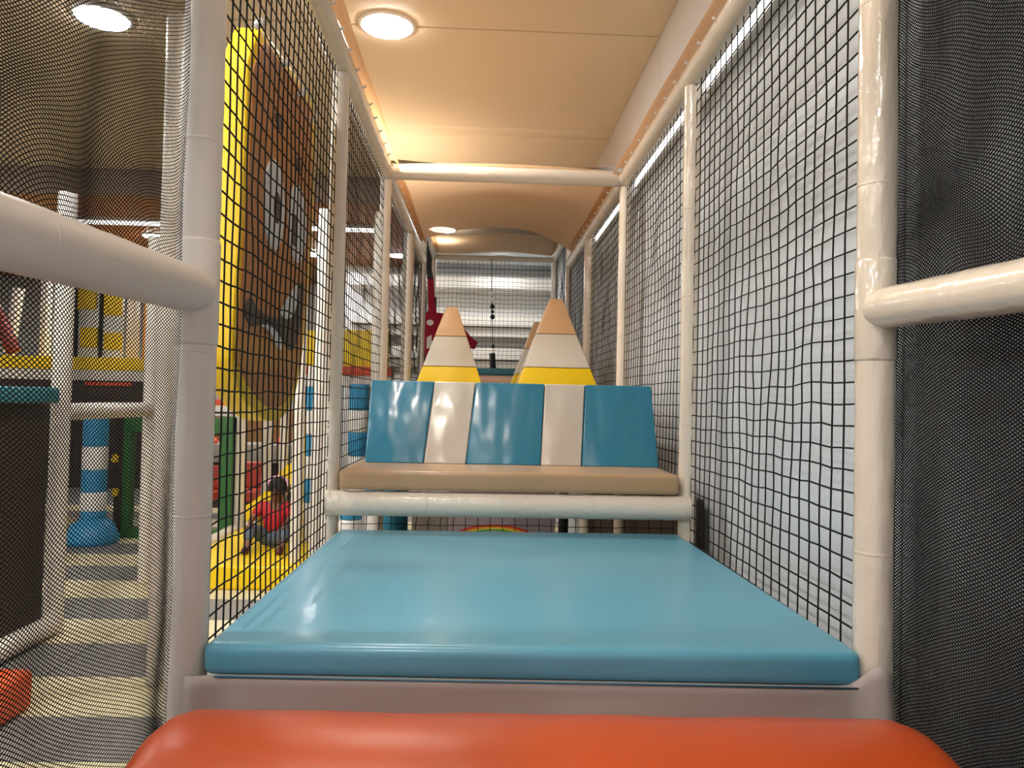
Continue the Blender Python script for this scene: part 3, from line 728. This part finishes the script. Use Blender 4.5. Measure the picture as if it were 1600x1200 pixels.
obj('side_wall', V, F, yl, t, False)
V2 = [np.array(v)+np.array([0, .5, 0]) for v in V]; obj('side_wall', V2, F, yl, t, False)
V3, F3 = [], []
for i in range(len(sp)): V3 += [bot[i]+np.array([0, .06, .02]), bot[i]+np.array([0, .5, .02])]
for i in range(len(sp)-1): F3.append((2*i, 2*i+1, 2*i+3, 2*i+2))
o = obj('chute', V3, F3, yl, t, False); md = o.modifiers.new('thick', 'SOLIDIFY'); md.thickness = .02
q = bot[-2]; box('support', q[0]-.04, q[0]+.04, ys_+.15, ys_+.4, GZ0, q[2], foam_plain, t)
q = bot[0]; box('support', q[0]+.05, q[0]+.12, ys_+.15, ys_+.4, GZ0, q[2]+.02, yl, t)

# ------------------------------------------------------------------ the child on the landing mat
def skin_mesh(name, verts, edges, radii, m, parent, sub=1):
    me = bpy.data.meshes.new(name+'_cage'); me.from_pydata([tuple(v) for v in verts], edges, [])
    o = bpy.data.objects.new(name+'_cage', me); col.objects.link(o)
    md = o.modifiers.new('s', 'SKIN'); md.use_smooth_shade = True
    for i, r in enumerate(radii):
        sv = me.skin_vertices[0].data[i]; sv.radius = (r*CS, r*CS); sv.use_root = (i == 0)
    sb = o.modifiers.new('b', 'SUBSURF'); sb.levels = sub; sb.render_levels = sub
    dg = bpy.context.evaluated_depsgraph_get(); ev = o.evaluated_get(dg); nm = bpy.data.meshes.new_from_object(ev)
    V = [tuple(v.co) for v in nm.vertices]; F = [tuple(p.vertices) for p in nm.polygons]
    bpy.data.objects.remove(o); bpy.data.meshes.remove(me); bpy.data.meshes.remove(nm)
    return obj(name, V, F, m, parent)
cp = G(431, 853, 4.35); cz = GZ0+.15
cx, cy_ = G(430, 830, 4.12)[0], 4.12
skin = mat('skin', (120, 76, 54), .5); shirt = mat('red_shirt', (178, 26, 30), .7); jeans = mat('grey_blue_trousers', (84, 96, 108), .8); shoe = mat('dark_red_shoes', (84, 26, 22), .6)
hair = mat('dark_hair', (34, 22, 18), .7); pink = mat('pink_headband', (206, 150, 172), .6)
t = thing('person', 'child in red top and grey-blue trousers sitting on the yellow landing mat', 'person', (cx, cy_, cz))
CS = .8
def c(x, y, z): return (cx+x*CS, cy_+y*CS, cz+z*CS)
V = [c(0, 0, .10), c(0, -.01, .22), c(0, -.03, .34), c(.015, -.05, .40), c(.03, -.08, .45), c(.04, -.1, .51), c(.04, -.095, .56)]
Rr = [.085, .08, .085, .04, .06, .075, .05]; E = [(0, 1), (1, 2), (2, 3), (3, 4), (4, 5), (5, 6)]
for s in (-1, 1):
    n0 = len(V); V += [c(.11*s, -.03, .35), c(.175*s, -.1, .25), c(.15*s, -.22, .24), c(.145*s, -.265, .225)]; Rr += [.038, .030, .022, .02]
    E += [(2, n0), (n0, n0+1), (n0+1, n0+2), (n0+2, n0+3)]
    h = n0+3
    for f in range(4):
        nf = len(V); V += [c(.145*s+(f-1.5)*.012, -.285, .215), c(.145*s+(f-1.5)*.013, -.30+.004*abs(f-1), .195)]; Rr += [.007, .006]; E += [(h, nf), (nf, nf+1)]
    nf = len(V); V += [c(.145*s-s*.026, -.27, .215), c(.145*s-s*.032, -.285, .2)]; Rr += [.007, .006]; E += [(h, nf), (nf, nf+1)]
    n1 = len(V); V += [c(.09*s, -.05, .09), c(.15*s, -.24, .20), c(.14*s, -.33, .06), c(.14*s, -.36, .03), c(.14*s, -.42, .025)]; Rr += [.06, .045, .032, .026, .02]
    E += [(0, n1), (n1, n1+1), (n1+1, n1+2), (n1+2, n1+3), (n1+3, n1+4)]
body = skin_mesh('body', V, E, Rr, skin, t)
sh = skin_mesh('shirt', [c(0, 0, .08), c(0, -.01, .22), c(0, -.03, .345), c(.11, -.03, .355), c(.165, -.09, .27), c(-.11, -.03, .355), c(-.165, -.09, .27)], [(0, 1), (1, 2), (2, 3), (3, 4), (2, 5), (5, 6)], [.118, .112, .108, .052, .042, .052, .042], shirt, t)
vs, es, rs = [c(0, .01, .08)], [], [.098]
for s in (-1, 1):
    n1 = len(vs); vs += [c(.09*s, -.05, .095), c(.15*s, -.24, .205), c(.142*s, -.32, .085)]; rs += [.072, .056, .042]; es += [(0, n1), (n1, n1+1), (n1+1, n1+2)]
skin_mesh('trousers', vs, es, rs, jeans, t)
for s in (-1, 1):
    skin_mesh('shoe', [c(.14*s, -.34, .035), c(.14*s, -.39, .032), c(.14*s, -.44, .028)], [(0, 1), (1, 2)], [.036, .036, .03], shoe, t)
hc = np.array(c(.04, -.1, .515))
V, F = [], []
for i in range(11):
    for k in range(20):
        a = math.pi*.62*i/10; th = 2*math.pi*k/20
        p = np.array([.088*math.sin(a)*math.cos(th), .092*math.sin(a)*math.sin(th)+.018, .09*math.cos(a)+.012])
        if p[1] < -.02 and p[2] < .04: p[1] = max(p[1], -.06)
        V.append(hc+p*CS)
for i in range(10):
    for k in range(20): k2 = (k+1) % 20; F.append((i*20+k, (i+1)*20+k, (i+1)*20+k2, i*20+k2))
hr = obj('hair', V, F, hair, t)
pts = [hc+CS*np.array([.09*math.cos(a), .02+.03*math.sin(a)-.03, .012+.088*math.sin(a)]) for a in np.linspace(.05, math.pi-.05, 16)]
V, F = tubepath(pts, .012, 8); obj('headband', V, F, pink, t)
for s in (-1, 1):
    e = hc+CS*np.array([.03*s, -.073, .0]); V, F = lathe(e-np.array([0, 0, .009]), e+np.array([0, 0, .009]), [(0, .003), (.5, .009), (1, .003)], 8); obj('eye', V, F, dark_m, t)
    e = hc+CS*np.array([.08*s, .0, -.005]); V, F = lathe(e-np.array([0, 0, .02]), e+np.array([0, 0, .02]), [(0, .005), (.5, .012), (1, .006)], 8); obj('ear', V, F, skin, t)
e = hc+CS*np.array([0, -.082, -.02]); V, F = lathe(e, e+np.array([0, .02, .03]), [(0, .011), (1, .005)], 8); obj('nose', V, F, skin, t)
V, F = tubepath([hc+CS*np.array([-.022, -.07, -.043]), hc+CS*np.array([0, -.076, -.047]), hc+CS*np.array([.022, -.07, -.043])], .005, 6); obj('mouth', V, F, mat('lips', (110, 50, 46), .5), t)

# ------------------------------------------------------------------ below the tan step: things on the hall floor behind
for px, r_, lb in ((548, .055, 'white and blue padded roll left below the step crossbar'), (582, .038, 'second white and blue padded roll below the step crossbar')):
    q = G(px, 820, 2.4)
    ringed(lb, q[0], 2.4, GZ0, [(.35, 'w'), (q[2]-GZ0-.35+(.03 if px < 560 else .12), 'w'), (.12, 'b')], r_)
q = G(628, 820, 2.7); vpost('teal padded post below the step crossbar', q[0]-.04, 2.7, GZ0, q[2]+.35, .07, mat('deep_teal', (24, 104, 130), .5))
lil = mat('lilac_grey_panel', (172, 160, 168), .5, .4, bump=.01, bscale=12)
a, b = G(700, 850, 4.5), G(868, 795, 4.5)
t = thing('rainbow_panel', 'lilac grey panel with a rainbow arch seen under the step', 'panel', ((a[0]+b[0])/2, 4.5, GZ0))
box('board', a[0], b[0], 4.5, 4.56, GZ0, b[2]+.25, lil, t, .01)
c0 = G(772, 851, 4.49)
for i, (rr, cc) in enumerate(((.36, (222, 60, 50)), (.335, (240, 150, 40)), (.31, (240, 220, 70)), (.28, (90, 170, 90)), (.25, (220, 210, 214)))):
    n = 24; pa = [c0+np.array([rr*math.cos(q)*1.0, -.004*i, rr*.42*math.sin(q)]) for q in np.linspace(0, math.pi, n)]
    plate('rainbow_band', pa, .02, mat(f'rainbow_{i}', cc, .5), t)
a, b = G(872, 850, 4.0), G(892, 780, 4.0); 
q = G(880, 820, 4.0); vpost('black post below the step crossbar, right of the rainbow panel', q[0], 4.0, GZ0, .0-.1, .035, dark_m)
q = G(918, 820, 4.0); vpost('brown post below the step crossbar, right of the black post', q[0], 4.0, GZ0, -.1, .03, mat('brown_post', (120, 98, 80), .6))
q = G(966, 820, 4.0); vpost('tan post below the step crossbar at the right', q[0], 4.0, GZ0, -.1, .026, mat('tan_post', (176, 146, 104), .6))
for x0, x1, lb in ((642, 700, 'grey crate stack under the step left of the rainbow'),): gb(x0, x1, 800, 860, 4.6, .3, mat('grey_crate', (140, 132, 122), .6), 'grey_crate', lb, 'crate', .01)
b = box('shade_sheet', .655, .68, 1.3, 3.9, GZ0, -.33, brown_dark); tag(b, 'long dark sheet standing for net and shadowed right wall under the deck', 'board')  # flat dark colour stands in for the net and the shadow on the wall

# ------------------------------------------------------------------ beams on the far wall behind the end net
beam_m = mat('white_beam_paint', (224, 218, 210), .5)
st(box('wall_end', -1.7, XW, 7.6, 7.68, GZ0, CZ2+.03, mat('pale_end_wall', (206, 204, 200), .6)))
for i, (y0, y1) in enumerate(((436, 447), (496, 506), (514, 522), (546, 558), (566, 572), (590, 600))):
    a, b = G(640, y1, 7.25), G(900, y0, 7.25)
    st(box(f'trim_{i+3}', -1.6, XW, 7.25+.05*i, 7.6, a[2], b[2], beam_m, None, .01))
